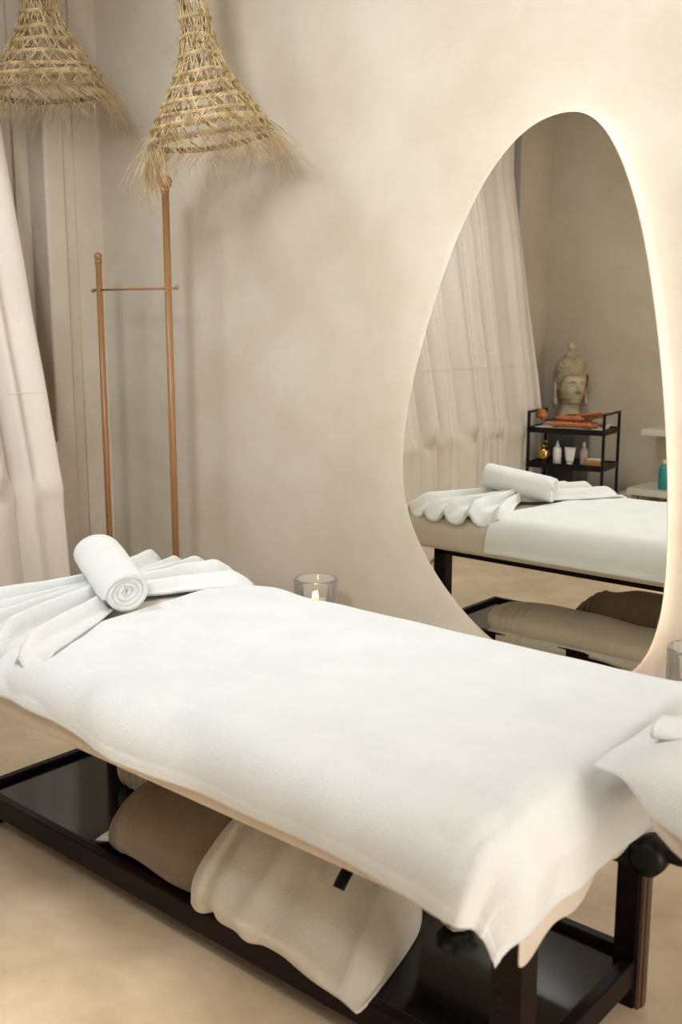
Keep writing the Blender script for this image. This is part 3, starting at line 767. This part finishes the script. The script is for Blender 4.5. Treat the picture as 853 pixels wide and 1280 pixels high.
# orange wooden massage tools on the upper tier
b = bmesh.new()
grid(b, 30, 12, lambda u, v: Vector((lerp(-.235, .235, u), lerp(-.12, .13, v), .004+.004*math.sin(9*u)*math.sin(4*v)+(.018 if v < .3 else 0))))
at(b, 0, 0, T2); o = obj('tool_cloth', b, M_cream); solid(o, .004, 1); tag(o, 'pale cloth under the orange wooden massage tools on the top cart tier', 'cloth')
# cup
b = bmesh.new(); lathe(b, [(.012, 0), (.022, .002), (.034, .03), (.042, .062), (.038, .062), (.030, .03), (.004, .008)], (0, 0, 0), 24)
b.transform(Matrix.Translation(cp(-.185, .06, T2+.066)) @ Matrix.Rotation(CR, 4, 'Z') @ Matrix.Rotation(math.radians(-62), 4, 'Y') @ Matrix.Rotation(.6, 4, 'X')); o = obj('suction_cup', b, M_orange)
tag(o, 'rounded orange wooden cup lying at the left of the massage tools', 'massage tool')
def stick(x0, y0, x1, y1, z, r_, m_, label, kn=True):
    b = bmesh.new(); p0, p1 = cp(x0, y0, T2+z), cp(x1, y1, T2+z); n_ = 40; pts = []; rs = []
    for i in range(n_):
        t = i/(n_-1); pts.append(p0.lerp(p1, t)); rs.append(r_*(.55 if t < .12 or t > .88 else 1.0)*(1-.16*(math.sin(t*PI*16) > .6)))
    tube(b, pts, rs, 14); o = obj('massage_roller', b, m_); tag(o, label, 'massage tool'); return o
stick(-.15, .105, .20, .115, .030, .022, M_orange, 'ribbed orange wooden massage roller at the front of the top cart tier')
stick(-.12, .065, .22, .05, .032, .022, M_orange2, 'darker wooden massage roller behind the front roller')
stick(-.10, .085, .10, .090, .072, .019, M_orange, 'short wooden roller stacked on top of the two long rollers')
def paddle(x, y, z, rz, ry, m_, label):
    b = bmesh.new(); box(b, -.10, .08, -.040, .040, -.008, .008, .006, 2); box(b, .06, .13, -.011, .011, -.005, .005, .004, 2)
    b.transform(Matrix.Translation(cp(x, y, T2+z)) @ Matrix.Rotation(CR+rz, 4, 'Z') @ Matrix.Rotation(ry, 4, 'Y') @ Matrix.Rotation(.5, 4, 'X')); o = obj('massage_paddle', b, m_); tag(o, label, 'massage tool')
paddle(.13, .02, .088, .1, -.20, M_orange, 'flat orange wooden paddle leaning up at the right of the massage tools')
paddle(.04, -.01, .075, .25, -.08, M_orange2, 'dark wooden paddle lying behind the rollers')
# ---------------------------------------------------------------- carved head on a pedestal
PX, PY = -3.585, -3.865
pd = empty('pedestal', (PX, PY, 0), 'dark grey square pedestal behind the cart carrying the stone head', 'pedestal')
b = bmesh.new(); box(b, PX-.11, PX+.11, PY-.11, PY+.11, .03, .76, .006); obj('column', b, M_grey, pd, False)
b = bmesh.new(); box(b, PX-.125, PX+.125, PY-.125, PY+.125, .0, .03, .004); obj('plinth', b, M_grey, pd, False)
b = bmesh.new(); box(b, PX-.125, PX+.125, PY-.125, PY+.125, .76, .785, .004); obj('top_slab', b, M_grey, pd, False)
HA = math.radians(33)
hd = empty('stone_head', (PX, PY, .785), 'serene carved stone head with topknot and long ears on the pedestal', 'sculpture', HA)
# local frame: +x = facing direction, z up from neck base
def g3(x, c, s): return math.exp(-((x-c)/s)**2)
def headf(u, v):
    th = 2*PI*u; z = lerp(0, .44, v)
    # neck -> jaw -> skull radius profile
    K = [(0, .098, .098), (.03, .078, .080), (.07, .064, .066), (.10, .074, .062), (.125, .098, .069), (.16, .110, .084), (.22, .116, .100), (.28, .120, .108), (.33, .118, .107), (.37, .112, .102), (.405, .097, .088), (.43, .066, .062), (.44, .035, .035)]
    for i in range(len(K)-1):
        if z <= K[i+1][0]+1e-9:
            t = (z-K[i][0])/(K[i+1][0]-K[i][0]); t = t*t*(3-2*t); a = lerp(K[i][1], K[i+1][1], t); bb = lerp(K[i][2], K[i+1][2], t); break
    x = a*math.cos(th); y = bb*math.sin(th)
    if math.cos(th) > 0:
        k = math.cos(th)
        x += .040*g3(y, 0, .014)*(sstep(.285, .225, z)*sstep(.188, .205, z))*k     # nose
        x += .010*g3(y, 0, .024)*g3(z, .205, .012)*k
        x += .014*g3(abs(y), .036, .022)*g3(z, .277, .008)*k                      # brows
        x -= .026*g3(abs(y), .038, .019)*g3(z, .252, .015)*k                      # sockets
        x += .020*g3(abs(y), .037, .012)*g3(z, .249, .008)*k                      # lids
        x -= .006*g3(abs(y), .036, .020)*g3(z, .238, .003)*k
        x += .012*g3(y, 0, .024)*g3(z, .172, .006)*k+.011*g3(y, 0, .019)*g3(z, .158, .006)*k   # lips
        x -= .006*g3(y, 0, .026)*g3(z, .165, .003)*k
        x += .010*g3(y, 0, .022)*g3(z, .132, .014)*k                              # chin
        x += .004*g3(abs(y), .055, .025)*g3(z, .195, .03)*k                       # cheeks
    return Vector((x, y, z))
b = bmesh.new(); V = grid(b, 110, 120, headf, True); b.faces.new([V[i][0] for i in range(110)]); cobj('head', b, M_stone, hd, True)
# hair cap of curls
b = bmesh.new()
def hairline(th):   # lower limit of hair
    c = math.cos(th); return lerp(.185, .318, sstep(-.05, .75, c))-.006*g3(math.sin(th), 0, .12)*(c > 0)-.0*g3(math.sin(th), 0, .2)
def cap(u, v):
    th = 2*PI*u; z = lerp(hairline(th), .432, v); zz = min(z, .4399)
    p = headf(u, zz/.44); n = Vector((p.x, p.y, (zz-.26)*.8)).normalized()
    return p+n*(.013*(1-.3*v)+.0035*(math.sin(th*24)*math.sin(v*34)))
grid(b, 160, 50, cap, True); cobj('hair', b, M_stoned, hd, True)
b = bmesh.new()
def knot(u, v):
    th = 2*PI*u; r_ = .050*math.sqrt(max(0, 1-v**2.2))+.004; z = .428+.064*v
    return Vector(((r_+.003*math.sin(th*14)*math.sin(v*18))*math.cos(th)-.008, (r_+.003*math.sin(th*14)*math.sin(v*18))*math.sin(th), z))
V = grid(b, 80, 24, knot, True); b.faces.new([V[i][-1] for i in range(80)]); cobj('topknot', b, M_stoned, hd, True)
b = bmesh.new(); lathe(b, [(.016, .482), (.011, .490), (.021, .500), (.026, .515), (.024, .530), (.014, .543), (.003, .547)], (-.008, 0, 0), 24); cobj('finial', b, M_stone, hd, True)
for s in (-1, 1):
    b = bmesh.new(); pts = [(0, s*.108, .275), (-.008, s*.118, .262), (-.010, s*.120, .225), (-.004, s*.120, .18), (.0, s*.124, .145), (.002, s*.124, .115), (.002, s*.120, .098)]
    tube(b, pts, [.012, .022, .021, .016, .023, .029, .013], 14); 
    for v in b.verts: v.co.y = s*.119+(v.co.y-s*.119)*.6
    cobj('ear', b, M_stone, hd, True)

# ---------------------------------------------------------------- shelves at the right of the mirror image
b = bmesh.new(); box(b, -2.98, -1.9, YR+.001, YR+.27, .715, .758, .004); o = obj('wall_shelf', b, M_shelf, None, False)
tag(o, 'white wall shelf above the low bench, at the right edge of the mirror image', 'shelf')
bn = empty('low_bench', (-2.5, -3.85, 0), 'low cream bench below the wall shelf, at the right edge of the mirror image', 'bench')
b = bmesh.new(); box(b, -3.02, -1.9, YR+.002, YR+.37, .315, .36, .004); obj('top', b, M_shelf, bn, False)
b = bmesh.new(); box(b, -3.02, -1.9, YR+.002, YR+.32, .10, .14, .004); obj('lower_board', b, M_shelf, bn, False)
for x in (-2.99, -2.45, -1.95):
    for y in (YR+.02, YR+.31):
        b = bmesh.new(); box(b, x, x+.04, y, y+.04, 0, .316, .003); obj('leg', b, M_wood, bn, False)
r = empty('spray_bottle', (-2.80, -3.76, .3605), 'teal bottle standing on the low cream bench at the mirror edge', 'bottle')
b = bmesh.new(); lathe(b, [(.034, 0), (.037, .004), (.037, .13), (.028, .16), (.014, .17)], (-2.80, -3.76, .3605), 24); obj('body', b, M_teal, r)
b = bmesh.new(); lathe(b, [(.015, .17), (.015, .195), (.010, .20)], (-2.80, -3.76, .3605), 16); obj('cap', b, M_plastic, r)
b = bmesh.new(); rbox(b, -3.16, -3.03, -3.95, -3.80, .24, .30, .03, .012, 3); box(b, -3.15, -3.04, -3.94, -3.81, 0, .24, .006)
o = obj('step_stool', b, M_shelf, None); tag(o, 'small rounded cream stool left of the low bench, seen in the mirror', 'stool')
